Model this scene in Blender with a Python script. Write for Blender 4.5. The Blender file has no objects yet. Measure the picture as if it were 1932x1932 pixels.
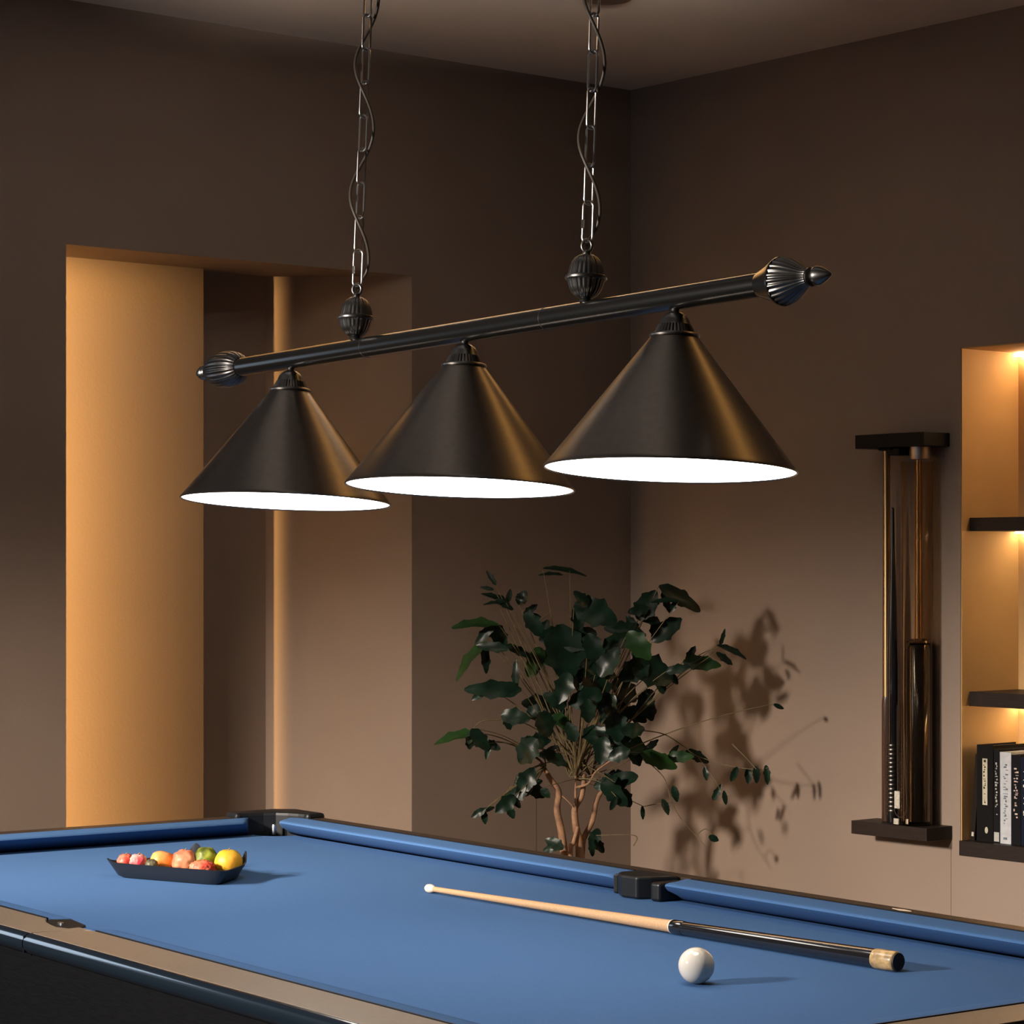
import bpy, bmesh, math, random
from mathutils import Vector, Matrix, noise
PI = math.pi
SC = bpy.context.scene
COL = SC.collection
random.seed(7)
EYE = 1.379                       # camera height above the floor

# ------------------------------------------------------------------ materials
def mat(name, col, rough=0.6, metal=0.0, spec=0.5, noise_amt=0.0, noise_scale=20.0, bump=0.0, bump_scale=200.0,
        emit=None, emit_s=0.0, coat=0.0, col2=None, stretch=None, trans=0.0, sheen=0.0, ior=1.45, bdist=0.001):
    m = bpy.data.materials.new(name); m.use_nodes = True
    nt = m.node_tree; b = nt.nodes['Principled BSDF']
    b.inputs['Base Color'].default_value = (*col, 1); b.inputs['Roughness'].default_value = rough
    b.inputs['Metallic'].default_value = metal; b.inputs['Specular IOR Level'].default_value = spec
    b.inputs['Coat Weight'].default_value = coat; b.inputs['Coat Roughness'].default_value = 0.08
    b.inputs['Transmission Weight'].default_value = trans; b.inputs['IOR'].default_value = ior
    b.inputs['Sheen Weight'].default_value = sheen
    if emit:
        b.inputs['Emission Color'].default_value = (*emit, 1); b.inputs['Emission Strength'].default_value = emit_s
    tc = nt.nodes.new('ShaderNodeTexCoord'); mp = nt.nodes.new('ShaderNodeMapping')
    nt.links.new(tc.outputs['Object'], mp.inputs['Vector'])
    if stretch: mp.inputs['Scale'].default_value = stretch
    if noise_amt > 0 or col2:
        n = nt.nodes.new('ShaderNodeTexNoise'); n.inputs['Scale'].default_value = noise_scale; n.inputs['Detail'].default_value = 5
        nt.links.new(mp.outputs['Vector'], n.inputs['Vector'])
        r = nt.nodes.new('ShaderNodeValToRGB')
        c2 = col2 if col2 else tuple(c * (1 - noise_amt) for c in col)
        r.color_ramp.elements[0].position = 0.35; r.color_ramp.elements[1].position = 0.65
        r.color_ramp.elements[0].color = (*c2, 1); r.color_ramp.elements[1].color = (*col, 1)
        nt.links.new(n.outputs['Fac'], r.inputs['Fac']); nt.links.new(r.outputs['Color'], b.inputs['Base Color'])
    if bump > 0:
        n2 = nt.nodes.new('ShaderNodeTexNoise'); n2.inputs['Scale'].default_value = bump_scale; n2.inputs['Detail'].default_value = 3
        nt.links.new(mp.outputs['Vector'], n2.inputs['Vector'])
        bu = nt.nodes.new('ShaderNodeBump'); bu.inputs['Strength'].default_value = bump; bu.inputs['Distance'].default_value = bdist
        nt.links.new(n2.outputs['Fac'], bu.inputs['Height']); nt.links.new(bu.outputs['Normal'], b.inputs['Normal'])
    return m

M = {}
M['wall'] = mat('taupe_paint', (.270, .203, .160), .75, noise_amt=.05, noise_scale=3, bump=.25, bump_scale=120)
M['ceil'] = mat('ceiling_paint', (.80, .73, .64), .8, noise_amt=.05, noise_scale=2, bump=.2, bump_scale=90)
M['floor'] = mat('dark_floor_boards', (.10, .065, .045), .5, noise_amt=.4, noise_scale=6, stretch=(1, 8, 1))
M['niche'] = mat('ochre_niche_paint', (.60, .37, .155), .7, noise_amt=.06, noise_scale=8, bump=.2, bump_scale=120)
M['cloth'] = mat('blue_billiard_cloth', (.054, .124, .275), .92, spec=.12, noise_amt=.10, noise_scale=420, bump=.35, bump_scale=900, sheen=.0)
M['rail_lit'] = mat('rail_laminate_lit', (.215, .162, .118), .36, noise_amt=.25, noise_scale=60, stretch=(1, 12, 1), bump=.1, bump_scale=300)  # rail laminate with the near side's bright reflection put into the colour
M['rail_shaded'] = mat('rail_laminate_shaded', (.040, .026, .018), .4, noise_amt=.3, noise_scale=50, stretch=(1, 12, 1))  # same laminate, darkened in colour for the dim far side
M['joint'] = mat('panel_joint_shadow_gap', (.18, .135, .105), .8)
M['edge'] = mat('black_edge_trim', (.008, .014, .022), .2, spec=.6, coat=1.0)
M['apron'] = mat('charcoal_wood_apron', (.0030, .0030, .0042), .6, spec=.12, noise_amt=.5, noise_scale=30, stretch=(1, 1, 14))
M['liner'] = mat('black_pocket_plastic', (.006, .007, .009), .42, spec=.4)
M['steel'] = mat('brushed_steel', (.55, .57, .6), .3, metal=1)
M['sight'] = mat('ivory_rail_inlay', (.75, .6, .45), .4)
M['bronze'] = mat('satin_black_bronze', (.16, .138, .12), .32, metal=1.0, noise_amt=.1, noise_scale=90)
M['bronze_dk'] = mat('black_painted_tube', (.006, .0055, .005), .24, spec=.5)
M['cast'] = mat('gunmetal_casting', (.17, .16, .15), .33, metal=1.0, noise_amt=.25, noise_scale=60)
M['cast_dk'] = mat('blackened_casting', (.11, .10, .095), .36, metal=1.0, noise_amt=.2, noise_scale=60)
M['chain'] = mat('dark_chain_steel', (.38, .365, .35), .30, metal=1.0)
M['cable'] = mat('brown_cable_sleeve', (.06, .045, .032), .5)
M['enamel'] = mat('white_enamel', (.85, .83, .8), .4)
M['glow'] = mat('lit_lamp_diffuser', (.9, .9, .9), .5, emit=(1, .93, .84), emit_s=8.5)
M['led'] = mat('lit_led_strip', (.9, .8, .6), .5, emit=(1, .76, .46), emit_s=32.0)
M['shelf'] = mat('dark_walnut_shelf', (.020, .013, .011), .5, spec=.3, noise_amt=.35, noise_scale=25, stretch=(1, 10, 10))
M['black'] = mat('matt_black', (.006, .006, .007), .55, spec=.2)
M['maple'] = mat('maple_wood', (.56, .34, .18), .35, noise_amt=.2, noise_scale=30, stretch=(1, 14, 14))
M['burl'] = mat('burl_wood_cap', (.58, .38, .17), .3, noise_amt=.6, noise_scale=70, coat=.4)
M['lacquer'] = mat('black_lacquer', (.010, .009, .010), .12, spec=.6, coat=1.0)
M['rubber'] = mat('dark_brown_rubber', (.020, .010, .008), .6)
M['ivory'] = mat('ivory_resin', (.62, .57, .50), .12, spec=.5, coat=.4)
M['ferrule'] = mat('pale_cue_tip', (.66, .56, .45), .5)
M['brass'] = mat('dull_brass', (.42, .29, .15), .32, metal=1.0)
M['brown_pole'] = mat('dark_brown_varnish', (.055, .028, .018), .2, coat=.6)
M['silver'] = mat('satin_nickel_collar', (.55, .46, .38), .4, metal=1.0)
M['smoke'] = mat('amber_smoked_acrylic', (.93, .82, .68), .06, trans=1.0, ior=1.12)
M['label'] = mat('cream_label', (.6, .56, .48), .6, noise_amt=.4, noise_scale=200)
M['pages'] = mat('cream_page_block', (.72, .58, .36), .8, noise_amt=.2, noise_scale=300)
M['leaf'] = mat('dark_green_leaf', (.006, .021, .011), .36, spec=.35, col2=(.003, .010, .006), noise_scale=26, bump=.2, bump_scale=60)
M['leaf_b'] = mat('bright_green_leaf', (.016, .050, .011), .4, spec=.35, col2=(.008, .028, .008), noise_scale=20, bump=.2, bump_scale=60)
M['bark'] = mat('tan_bark', (.34, .19, .105), .7, col2=(.16, .085, .05), noise_scale=35, bump=.5, bump_scale=80)
M['stemm'] = mat('olive_stem', (.16, .12, .055), .6, noise_amt=.4, noise_scale=40)
M['pot'] = mat('charcoal_clay_pot', (.05, .045, .042), .7, noise_amt=.2, noise_scale=30)
M['soil'] = mat('potting_soil', (.03, .02, .014), .95, noise_amt=.5, noise_scale=60, bump=1, bump_scale=80)
M['tray'] = mat('black_tray_plastic', (.010, .012, .017), .32, spec=.5)

# ------------------------------------------------------------------ mesh builder
class MB:
    def __init__(s): s.v = []; s.f = []; s.m = []; s.sm = []
    def add(s, vs, fs, mi=0, smooth=False):
        o = len(s.v); s.v += [tuple(v) for v in vs]
        for f in fs: s.f.append(tuple(i + o for i in f)); s.m.append(mi); s.sm.append(smooth)
    def box(s, x0, x1, y0, y1, z0, z1, mi=0):
        vs = [(x, y, z) for z in (z0, z1) for y in (y0, y1) for x in (x0, x1)]
        s.add(vs, [(0, 2, 3, 1), (4, 5, 7, 6), (0, 1, 5, 4), (2, 6, 7, 3), (0, 4, 6, 2), (1, 3, 7, 5)], mi)
    def quad(s, a, b, c, d, mi=0): s.add([a, b, c, d], [(0, 1, 2, 3)], mi)
    def prism(s, pts, z0, z1, mi=0):
        n = len(pts); ar = sum(pts[i][0] * pts[(i + 1) % n][1] - pts[(i + 1) % n][0] * pts[i][1] for i in range(n))
        if ar < 0: pts = pts[::-1]
        vs = [(x, y, z0) for x, y in pts] + [(x, y, z1) for x, y in pts]
        fs = [tuple(range(n - 1, -1, -1)), tuple(range(n, 2 * n))] + [(i, (i + 1) % n, n + (i + 1) % n, n + i) for i in range(n)]
        s.add(vs, fs, mi)
    def lathe(s, prof, mtx=None, seg=48, mi=0, mod=None, close=False):
        """prof: list of (radius, height) about local z; mtx places it; mod(theta, h) scales the radius"""
        mtx = mtx or Matrix.Identity(4); vs = []; fs = []; n = len(prof)
        for (r, h) in prof:
            for k in range(seg):
                t = 2 * PI * k / seg; rr = r * (mod(t, h) if mod else 1)
                vs.append(mtx @ Vector((rr * math.cos(t), rr * math.sin(t), h)))
        for i in range(n - 1 + (1 if close else 0)):
            for k in range(seg):
                a = i * seg + k; b = i * seg + (k + 1) % seg; c = ((i + 1) % n) * seg + (k + 1) % seg; d = ((i + 1) % n) * seg + k
                fs.append((a, b, c, d))
        if not close:
            if prof[0][0] > 1e-5: fs.append(tuple(range(seg - 1, -1, -1)))
            if prof[-1][0] > 1e-5: fs.append(tuple((n - 1) * seg + k for k in range(seg)))
        s.add(vs, fs, mi, True)
    def tube(s, path, rad, seg=12, mi=0, cap=True, closed=False):
        path = [Vector(p) for p in path]; n = len(path)
        rads = rad if isinstance(rad, (list, tuple)) else [rad] * n
        vs = []; fs = []; up = None
        for i, p in enumerate(path):
            if closed: t = (path[(i + 1) % n] - path[i - 1]).normalized()
            else: t = (path[min(i + 1, n - 1)] - path[max(i - 1, 0)]).normalized()
            if up is None:
                up = Vector((0, 0, 1)) if abs(t.z) < .9 else Vector((1, 0, 0))
            x = (up - t * up.dot(t)).normalized(); y = t.cross(x); up = x
            for k in range(seg):
                a = 2 * PI * k / seg; vs.append(p + (x * math.cos(a) + y * math.sin(a)) * rads[i])
        for i in range(n if closed else n - 1):
            for k in range(seg):
                j = (i + 1) % n
                fs.append((i * seg + k, i * seg + (k + 1) % seg, j * seg + (k + 1) % seg, j * seg + k))
        if cap and not closed: fs.append(tuple(range(seg - 1, -1, -1))); fs.append(tuple((n - 1) * seg + k for k in range(seg)))
        s.add(vs, fs, mi, True)
    def sweep(s, prof, x0, x1, mi=0, smooth=False, cut0=None, cut1=None):
        """profile of (y, z) swept along x; cut(y, z) shifts the ends"""
        n = len(prof)
        vs = [(x0 + (cut0(y, z) if cut0 else 0), y, z) for y, z in prof] + [(x1 + (cut1(y, z) if cut1 else 0), y, z) for y, z in prof]
        fs = [(i, (i + 1) % n, n + (i + 1) % n, n + i) for i in range(n)]
        s.add(vs, fs, mi, smooth); s.add(vs, [tuple(range(n - 1, -1, -1)), tuple(range(n, 2 * n))], mi)
    def build(s, name, mats, parent=None, bevel=0, seg=2, autosmooth=None, loc=None):
        me = bpy.data.meshes.new(name); me.from_pydata(s.v, [], s.f)
        if not isinstance(mats, (list, tuple)): mats = [mats]
        for m in mats: me.materials.append(m)
        for p, mi, sm in zip(me.polygons, s.m, s.sm): p.material_index = mi; p.use_smooth = sm
        bm = bmesh.new(); bm.from_mesh(me); bmesh.ops.remove_doubles(bm, verts=bm.verts, dist=1e-6)
        bmesh.ops.recalc_face_normals(bm, faces=bm.faces); bm.to_mesh(me); bm.free()
        if any(s.sm):
            me.set_sharp_from_angle(angle=math.radians(autosmooth or 40))
        o = bpy.data.objects.new(name, me); COL.objects.link(o)
        if parent: o.parent = parent
        if loc: o.location = loc
        if bevel:
            b = o.modifiers.new('bevel', 'BEVEL'); b.width = bevel; b.segments = seg; b.limit_method = 'ANGLE'; b.angle_limit = math.radians(40)
        return o
def tag(o, label=None, cat=None, group=None, kind=None):
    if label: o['label'] = label
    if cat: o['category'] = cat
    if group: o['group'] = group
    if kind: o['kind'] = kind
    return o
def empty(name, loc=(0, 0, 0), rz=0, mtx=None):
    o = bpy.data.objects.new(name, None); COL.objects.link(o); o.empty_display_size = .1
    if mtx is not None: o.matrix_world = mtx
    else: o.location = loc; o.rotation_euler = (0, 0, rz)
    return o
def rotmtx(origin, xa, ya, za):
    return Matrix(((xa[0], ya[0], za[0], origin[0]), (xa[1], ya[1], za[1], origin[1]), (xa[2], ya[2], za[2], origin[2]), (0, 0, 0, 1)))

# ------------------------------------------------------------------ room
K = Vector((.38629, 8.2, 0)); A = Vector((-.77252, -.63499, 0)); B = Vector((.63499, -.77252, 0))
CEIL = EYE + 1.5413
# left wall frame: x runs from the corner to the left, y points out of the room, z up
FL = rotmtx(K, A, -B, Vector((0, 0, 1)))
# right wall frame: x runs from the corner to the right, y points out of the room
FR = rotmtx(K, B, -A, Vector((0, 0, 1)))
def structure(mb, name, m, frame, bevel=0):
    o = mb.build(name, m, bevel=bevel); o.matrix_world = frame; return tag(o, kind='structure')
w = MB()
T0, T1, HZ = .893, 2.076, 2.252
LW = 7.5
w.box(-.25, T0, 0, .02, 0, CEIL); w.box(T1, LW, 0, .03, 0, CEIL); w.box(T0, T1, 0, .03, HZ, CEIL)
w.quad((T0, 0, 0), (1.222, .30, 0), (1.222, .30, HZ), (T0, 0, HZ))               # splayed jamb
w.box(1.1, 1.476, .30, .36, 0, HZ + .02)                                          # recessed strip
w.box(1.476, 3.4, .25, .36, 0, HZ + .02)                                          # lit panel
w.box(3.4, 3.43, .03, .36, 0, HZ + .02)
w.box(T0, 3.43, .03, .36, HZ, HZ + .03)                                           # soffit
w.box(-.25, T0 - .02, .31, .36, 0, CEIL)
structure(w, 'wall_left', M['wall'], FL)
w = MB()
N0, N1, NZ0, NZ1, ND = 1.389, 2.45, .555, 1.991, .25
w.box(-.25, N0, 0, .30, 0, CEIL); w.box(N1, 8.0, 0, .30, 0, CEIL)
w.box(N0, N1, 0, .30, 0, NZ0); w.box(N0, N1, 0, .30, NZ1, CEIL)
structure(w, 'wall_right', M['wall'], FR)
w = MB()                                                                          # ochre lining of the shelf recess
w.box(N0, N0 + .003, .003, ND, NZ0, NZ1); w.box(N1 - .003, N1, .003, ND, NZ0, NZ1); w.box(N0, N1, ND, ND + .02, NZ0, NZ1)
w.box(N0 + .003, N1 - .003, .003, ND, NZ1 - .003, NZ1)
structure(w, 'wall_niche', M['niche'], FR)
w = MB(); w.box(-9, 9, -5, 10, -.05, 0); tag(w.build('floor', M['floor']), kind='structure')
w = MB(); w.box(-9, 9, -5, 10, CEIL, CEIL + .05); tag(w.build('ceiling', M['ceil']), kind='structure')
w = MB(); w.box(1.3525, 1.3555, -.0006, .0, 0, .575); structure(w, 'trim_1', M['joint'], FR)
w = MB(); w.box(.402, .404, -.0006, .0, 0, .67); structure(w, 'trim_2', M['joint'], FL)
w = MB(); w.box(.02, T0 - .02, -.012, 0, 0, .09); w.box(T1 + .02, LW, -.012, 0, 0, .09); structure(w, 'baseboard_left', M['wall'], FL, .002)
w = MB(); w.box(.02, 7.9, -.012, 0, 0, .09); structure(w, 'baseboard_right', M['wall'], FR, .002)

# ceiling rose of a ceiling fitting, just cut by the top of the picture
c = MB(); c.lathe([(.062, 0), (.066, .004), (.066, .018), (.06, .022)], seg=48)
o = c.build('ceiling_rose', M['silver'], loc=(.258, 6.79, CEIL - .022)); tag(o, 'small round grey ceiling fitting cut by the top edge beside the right chain', 'ceiling fitting')

# ------------------------------------------------------------------ shelves and things in the right niche
def shelf(z0, z1, y0, label, x0=N0 + .003):
    s = MB(); s.box(x0, N1 - .003, y0, ND, z0, z1)
    o = s.build('niche_shelf', M['shelf'], bevel=.001); o.matrix_world = FR
    tag(o, label, 'shelf', 'dark wooden shelves in the lit niche'); return o
s1 = shelf(1.472, 1.510, .035, 'dark wooden niche shelf, uppermost of three, with nothing standing on it')
s2 = shelf(.976, 1.017, .035, 'dark wooden niche shelf just above the row of books, empty on top')
s3 = MB(); s3.box(N0 - .002, N1, -.004, ND, NZ0, .597)
s3 = s3.build('niche_shelf', M['shelf'], bevel=.001); s3.matrix_world = FR
tag(s3, 'dark wooden niche shelf, lowest of three, carrying the upright books', 'shelf', 'dark wooden shelves in the lit niche')
for sh, z in ((s1, 1.470), (s2, .974)):
    l = MB(); l.box(N0 + .01, N1 - .02, ND - .022, ND - .008, z - .003, z + .002)
    l.build('led_strip', M['led'], sh)
l = MB(); l.box(N0 + .01, N1 - .02, ND - .022, ND - .008, NZ1 - .014, NZ1 - .005)
o = l.build('led_strip', M['led']); o.matrix_world = FR; tag(o, 'warm lit strip light under the top of the shelf niche', 'strip light')

def glyphs(rng, x0, x1, z0, z1, y, cell, dens=.7):
    """rows of small raised marks like worn spine lettering"""
    g = MB(); z = z0
    while z < z1:
        h = cell * rng.uniform(.5, 1.0)
        for k in range(2):
            a = x0 + (x1 - x0) * rng.uniform(0, .55); b = a + (x1 - x0) * rng.uniform(.2, .5)
            if rng.random() < dens: g.box(a, min(b, x1), y - .0006, y, z, z + h * rng.choice((.35, .6, .9)))
        z += h * 1.25
    return g
def flat(name, col, r=.65): return mat(name, col if max(col) > .1 else tuple(c * .45 for c in col), r, spec=.15, noise_amt=.15, noise_scale=60)
books = [  # x0, x1, height, depth, cover, text colour, label, extra
 (1.4225, 1.482, .272, .17, (.011, .010, .010), (.50, .47, .36), 'thick black book with a pale title panel along its spine', 'panel'),
 (1.4835, 1.506, .262, .16, (.016, .015, .018), (.45, .44, .42), 'narrow black book with grey title marks, between the thick black book and the white one', 'white_base'),
 (1.5075, 1.546, .256, .15, (.50, .52, .55), (.16, .19, .24), 'pale grey white book with dark spine title on the lowest niche shelf', 'blob'),
 (1.5475, 1.580, .250, .16, (.011, .011, .016), (.55, .43, .38), 'black book with pinkish grey title right of the white book', 'none'),
 (1.5815, 1.612, .246, .16, (.010, .018, .045), (.60, .58, .56), 'navy blue book with white title letters cut by the right picture edge', 'none'),
]
rng = random.Random(3)
for i, (x0, x1, h, d, cc, tc, lab, ex) in enumerate(books):
    wd = x1 - x0; e = empty('book'); yb = .030
    e.matrix_world = FR @ Matrix.Translation((x0, yb, .597))
    cm = flat('book_cover_' + ('thick', 'narrow', 'pale', 'slim', 'navy')[i], cc)
    b = MB(); t = .0022
    b.box(0, t, 0, d, 0, h); b.box(wd - t, wd, 0, d, 0, h); b.box(0, wd, 0, t, 0, h)
    b.build('cover', cm, e, bevel=.0008)
    b = MB(); b.box(t + .0003, wd - t - .0003, t + .0003, d - .004, .004, h - .006); b.build('page_block', M['pages'], e)
    tm = flat('spine_ink_' + ('thick', 'narrow', 'pale', 'slim', 'navy')[i], tc)
    g = glyphs(rng, wd * .22, wd * .8, h * .30, h * .86, 0, .008)
    if ex == 'panel':
        g = MB(); g.box(wd * .36, wd * .66, -.0007, 0, h * .38, h * .86)
        
        gb = MB(); gb.lathe([(.0001, 0), (.0058, 0), (.0058, .0007), (.0001, .0007)], Matrix.Translation((wd * .60, 0, h * .12)) @ Matrix.Rotation(PI / 2, 4, 'X') @ Matrix.Scale(1.6, 4, Vector((0, 1, 0))), seg=20); gb.build('publisher_mark', tm, e)
        g2 = glyphs(rng, wd * .42, wd * .6, h * .40, h * .84, -.0007, .009, .8)
        g2.build('title_ink', flat('panel_ink', (.10, .09, .05)), e)
    if ex == 'white_base': gb = MB(); gb.box(wd * .1, wd * .9, -.0007, 0, .004, .03); gb.build('pale_base_band', tm, e)
    if ex == 'blob': g = glyphs(rng, wd * .25, wd * .72, h * .22, h * .86, 0, .008); gb = MB(); gb.box(wd * .3, wd * .62, -.0007, 0, .012, .018); gb.build('publisher_mark', tm, e)
    g.build('spine_title', tm, e)
    tag(e, lab, 'book', 'books on the lowest niche shelf')
e = empty('book'); e.matrix_world = FR @ Matrix.Translation((1.3955, .034, .597)) @ Matrix.Rotation(math.radians(4.4), 4, 'Y')
b = MB(); b.box(0, .002, 0, .15, 0, .245); b.box(.014, .016, 0, .15, 0, .245); b.box(0, .016, 0, .002, 0, .245)
b.build('cover', flat('book_cover_brown', (.035, .022, .017)), e, bevel=.0006)
b = MB(); b.box(.0023, .0137, .0023, .146, .004, .24); b.build('page_block', M['pages'], e)
b = MB(); b.box(.004, .012, -.0007, 0, .012, .024); b.build('spine_title', M['label'], e)
tag(e, 'thin dark brown book leaning against the thick black book beside it', 'book', 'books on the lowest niche shelf')

# ------------------------------------------------------------------ cue rack on the right wall
rack = empty('cue_rack'); rack.matrix_world = FR
tag(rack, 'black wall cue rack with top plate and lower ledge, left of the lit niche', 'cue rack')
r = MB(); r.box(1.088, 1.35, -.11, 0, 1.712, 1.751); r.build('top_plate', M['black'], rack, bevel=.0015)
r = MB(); r.box(1.073, 1.359, -.11, 0, .598, .636); r.build('ledge', M['shelf'], rack, bevel=.0015)
r = MB(); r.lathe([(.028, 1.676), (.030, 1.680), (.030, 1.712), (.028, 1.712)], Matrix.Translation((1.286, -.055, 0)), seg=40)
r.build('holder_collar', M['silver'], rack)
r = MB(); r.prism([(1.165, -.10), (1.215, -.10), (1.215, -.02), (1.165, -.02)], 1.704, 1.712); r.prism([(1.19, -.09), (1.24, -.09), (1.24, -.03), (1.19, -.03)], 1.690, 1.712)
r.build('bracket', M['black'], rack, bevel=.004)
tb = empty('display_tube'); tb.matrix_world = FR @ Matrix.Translation((1.275, -.055, .636))
tag(tb, 'tall amber smoked clear tube standing on the cue rack ledge around a cue', 'tube')
r = MB(); r.lathe([(.0455, 0), (.0455, 1.034), (.0440, 1.034), (.0440, 0)], seg=56, close=True); r.build('tube_wall', M['smoke'], tb)
r = MB(); r.lathe([(.041, .001), (.041, .006), (.0001, .006)], seg=40); r.build('tube_base', M['black'], tb)
def wall_cue(x, y, parts, label, zb=.637):
    e = empty('pool_cue'); e.matrix_world = FR @ Matrix.Translation((x, y, zb)); tag(e, label, 'pool cue', 'cues standing in the wall rack')
    for nm, prof, m, lab in parts:
        q = MB(); q.lathe(prof, seg=32); o = q.build(nm, m, e)
        if lab: o['label'] = lab
    return e
wall_cue(1.281, -.055, [
    ('butt', [(.030, .006), (.0345, .010), (.0345, .500), (.031, .512), (.016, .520), (.012, .522)], M['lacquer'], 'glossy black butt'),
    ('shaft', [(.0105, .522), (.009, .80), (.0075, 1.043)], M['brass'], 'golden shaft'),
    ('ring', [(.033, .516), (.036, .518), (.034, .524), (.014, .530)], M['brown_pole'], None)],
    'cue with thick glossy black butt and golden shaft inside the amber tube', .637)
wall_cue(1.160, -.055, [
    ('shaft', [(.0115, .004), (.0115, .5), (.0105, .8), (.0100, 1.074)], M['brass'], None),
    ('butt', [(.0125, 0), (.0140, .004), (.0140, .34), (.0120, .36)], M['brown_pole'], 'dark brown butt')],
    'slim brass coloured cue, leftmost on the cue rack, reaching the top plate')
c2 = wall_cue(1.1935, -.066, [
    ('butt', [(.0150, 0), (.0165, .004), (.0165, .45), (.0120, .62), (.006, .80), (.0045, .90), (.0001, .905)], M['lacquer'], None)],
    'shorter dark cue between the slim brass cue and the amber tube')
q = MB()
for k in range(16): q.lathe([(.0166, .03 + k * .0125), (.0176, .032 + k * .0125), (.0176, .036 + k * .0125), (.0166, .038 + k * .0125)], seg=24, close=False)
o = q.build('grip_rings', M['cast'], c2); o['label'] = 'ringed grip'
# small tag, cord and fittings at the foot of the tube
tg = empty('hang_tag'); tg.matrix_world = FR @ Matrix.Translation((1.262, -.116, .637)); tag(tg, 'small cream tag with grey cord loop in front of the amber tube foot', 'tag')
q = MB(); q.box(-.026, -.006, .0085, .0125, .046, .096); q.build('tag_card', M['label'], tg, bevel=.002)
q = MB(); q.tube([(-.016, .012, .096), (-.018, .0135, .15), (-.0195, .0140, .24), (-.020, .0145, .34)], .0008, 6); q.tube([(-.026 + .022 * (1 - math.cos(t)) , .010, .046 - .024 * math.sin(t)) for t in [PI * k / 12 for k in range(13)]] + [(.019, .010, .08), (.014, .010, .16), (.012, .0105, .26)], .0009, 6)
q.build('cord', M['cable'], tg)
q = MB(); q.box(-.027, -.008, .006, .012, .001, .018); q.build('cord_clip', M['label'], tg, bevel=.002)
q = MB(); q.box(.018, .028, .006, .012, .004, .020); q.build('cord_clip', M['silver'], tg, bevel=.002)

# ------------------------------------------------------------------ pool table
ZB = .780; L = 2.537; W = 1.041; HN = .0334; HT = .0373
UX = Vector((.58536, -.81078, 0)); C0 = Vector((-.5272, 5.5581, 0))
tbl = empty('pool_table', C0, math.atan2(UX.y, UX.x))
tag(tbl, 'pool table with blue cloth and dark rails under the hanging lamp', 'pool table')
CF, CN, RW = .060, .042, .1013     # cushion widths, rail width (far side)
# local frame: x along the table (0..L), y = 0 far cushion nose, y = -W near cushion nose
def arc(cx, cy, r, a0, a1, n=10): return [(cx + r * math.cos(math.radians(a0 + (a1 - a0) * k / n)), cy + r * math.sin(math.radians(a0 + (a1 - a0) * k / n))) for k in range(n + 1)]
e = .035
pts = arc(-.035, .035, .062, -95, 5) + arc(1.281, .072, .060, 205, 335) + arc(L + .035, .035, .062, 175, 275) + arc(L + .035, -W - .035, .062, 85, 185) + arc(1.228, -W - .072, .060, 25, 155) + arc(-.035, -W - .035, .062, -5, 95)
b = MB(); b.prism(pts, ZB - .03, ZB); b.build('playing_surface', M['cloth'], tbl)
def cushion(x0, x1, back, nose, flip, c0=.03, c1=.03, axis='x', fixed=None):
    """blue rubber cushion: back = y at the rail, nose = y at the nose"""
    s = 1 if back > nose else -1
    wv = abs(back - nose)
    def P(q, z): return (nose + s * q, ZB + z)
    prof = [P(.048, .0005), P(.034, .009), P(.008, .0225), P(.0, .0300), P(.0012, .0328), P(.004, .0340), P(.012, .0350), P(wv, .0368), P(wv, .0005)]
    m = MB(); n = len(prof)
    def cutf(c): return (lambda y, z: c * (abs(y - nose) / wv) ** 1.0)
    rows = [(x0, -c0, .55), (x0 + .006, -c0, .15), (x0 + .016, -c0, 0), (x1 - .016, c1, 0), (x1 - .006, c1, .15), (x1, c1, .55)]
    vs = []
    for (x, c, rd) in rows:
        for (y, z) in prof:
            f = abs(y - nose) / wv
            yy = y + s * rd * .012 * (1 - f)
            vs.append((x + c * f, yy, z - rd * .006 * (1 - f if z > ZB + .02 else 0)))
    fs = []
    for i in range(len(rows) - 1):
        for k in range(n): fs.append((i * n + k, i * n + (k + 1) % n, (i + 1) * n + (k + 1) % n, (i + 1) * n + k))
    m.add(vs, fs, 0, True); m.add(vs, [tuple(range(n - 1, -1, -1)), tuple((len(rows) - 1) * n + k for k in range(n))])
    if axis == 'y':   # swap to run along y
        m.v = [(fixed(v)) for v in m.v]
    return m
def cush_obj(m): return m.build('cushion', M['cloth'], tbl, autosmooth=50)
cush_obj(cushion(.018, 1.2075, CF, 0, False, .035, .012))
cush_obj(cushion(1.354, L - .05, CF, 0, False, .004, .03))
cush_obj(cushion(.05, 1.161, -W - CN, -W, True, .03, -.014))
cush_obj(cushion(1.291, L - .05, -W - CN, -W, True, .020, .03))
for a_, b_, y_ in ((.05, 1.145, -W - CN), (1.315, L - .05, -W - CN), (.05, 1.20, CF), (1.36, L - .05, CF)):
    q = MB(); q.box(a_, b_, y_ + (-.0030 if y_ < 0 else .0005), y_ + (-.0005 if y_ < 0 else .0030), ZB + .02, ZB + HT + .0012); q.build('feather_strip', M['black'], tbl)
q = MB(); q.box(L + .0455, L + .048, -W + .05, -.05, ZB + .02, ZB + HT + .0012); q.build('feather_strip', M['black'], tbl)
# short rails: build along x then turn
def turn_far(v): return (-v[1], -v[0], v[2])          # x0 end
m = cushion(.061, W - .05, .055, 0, False, .03, .03, 'y', lambda v: (-v[1], -v[0], v[2])); cush_obj(m)
m = cushion(.05, W - .05, .045, 0, False, .03, .03, 'y', lambda v: (L + v[1], -v[0], v[2])); cush_obj(m)
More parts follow.
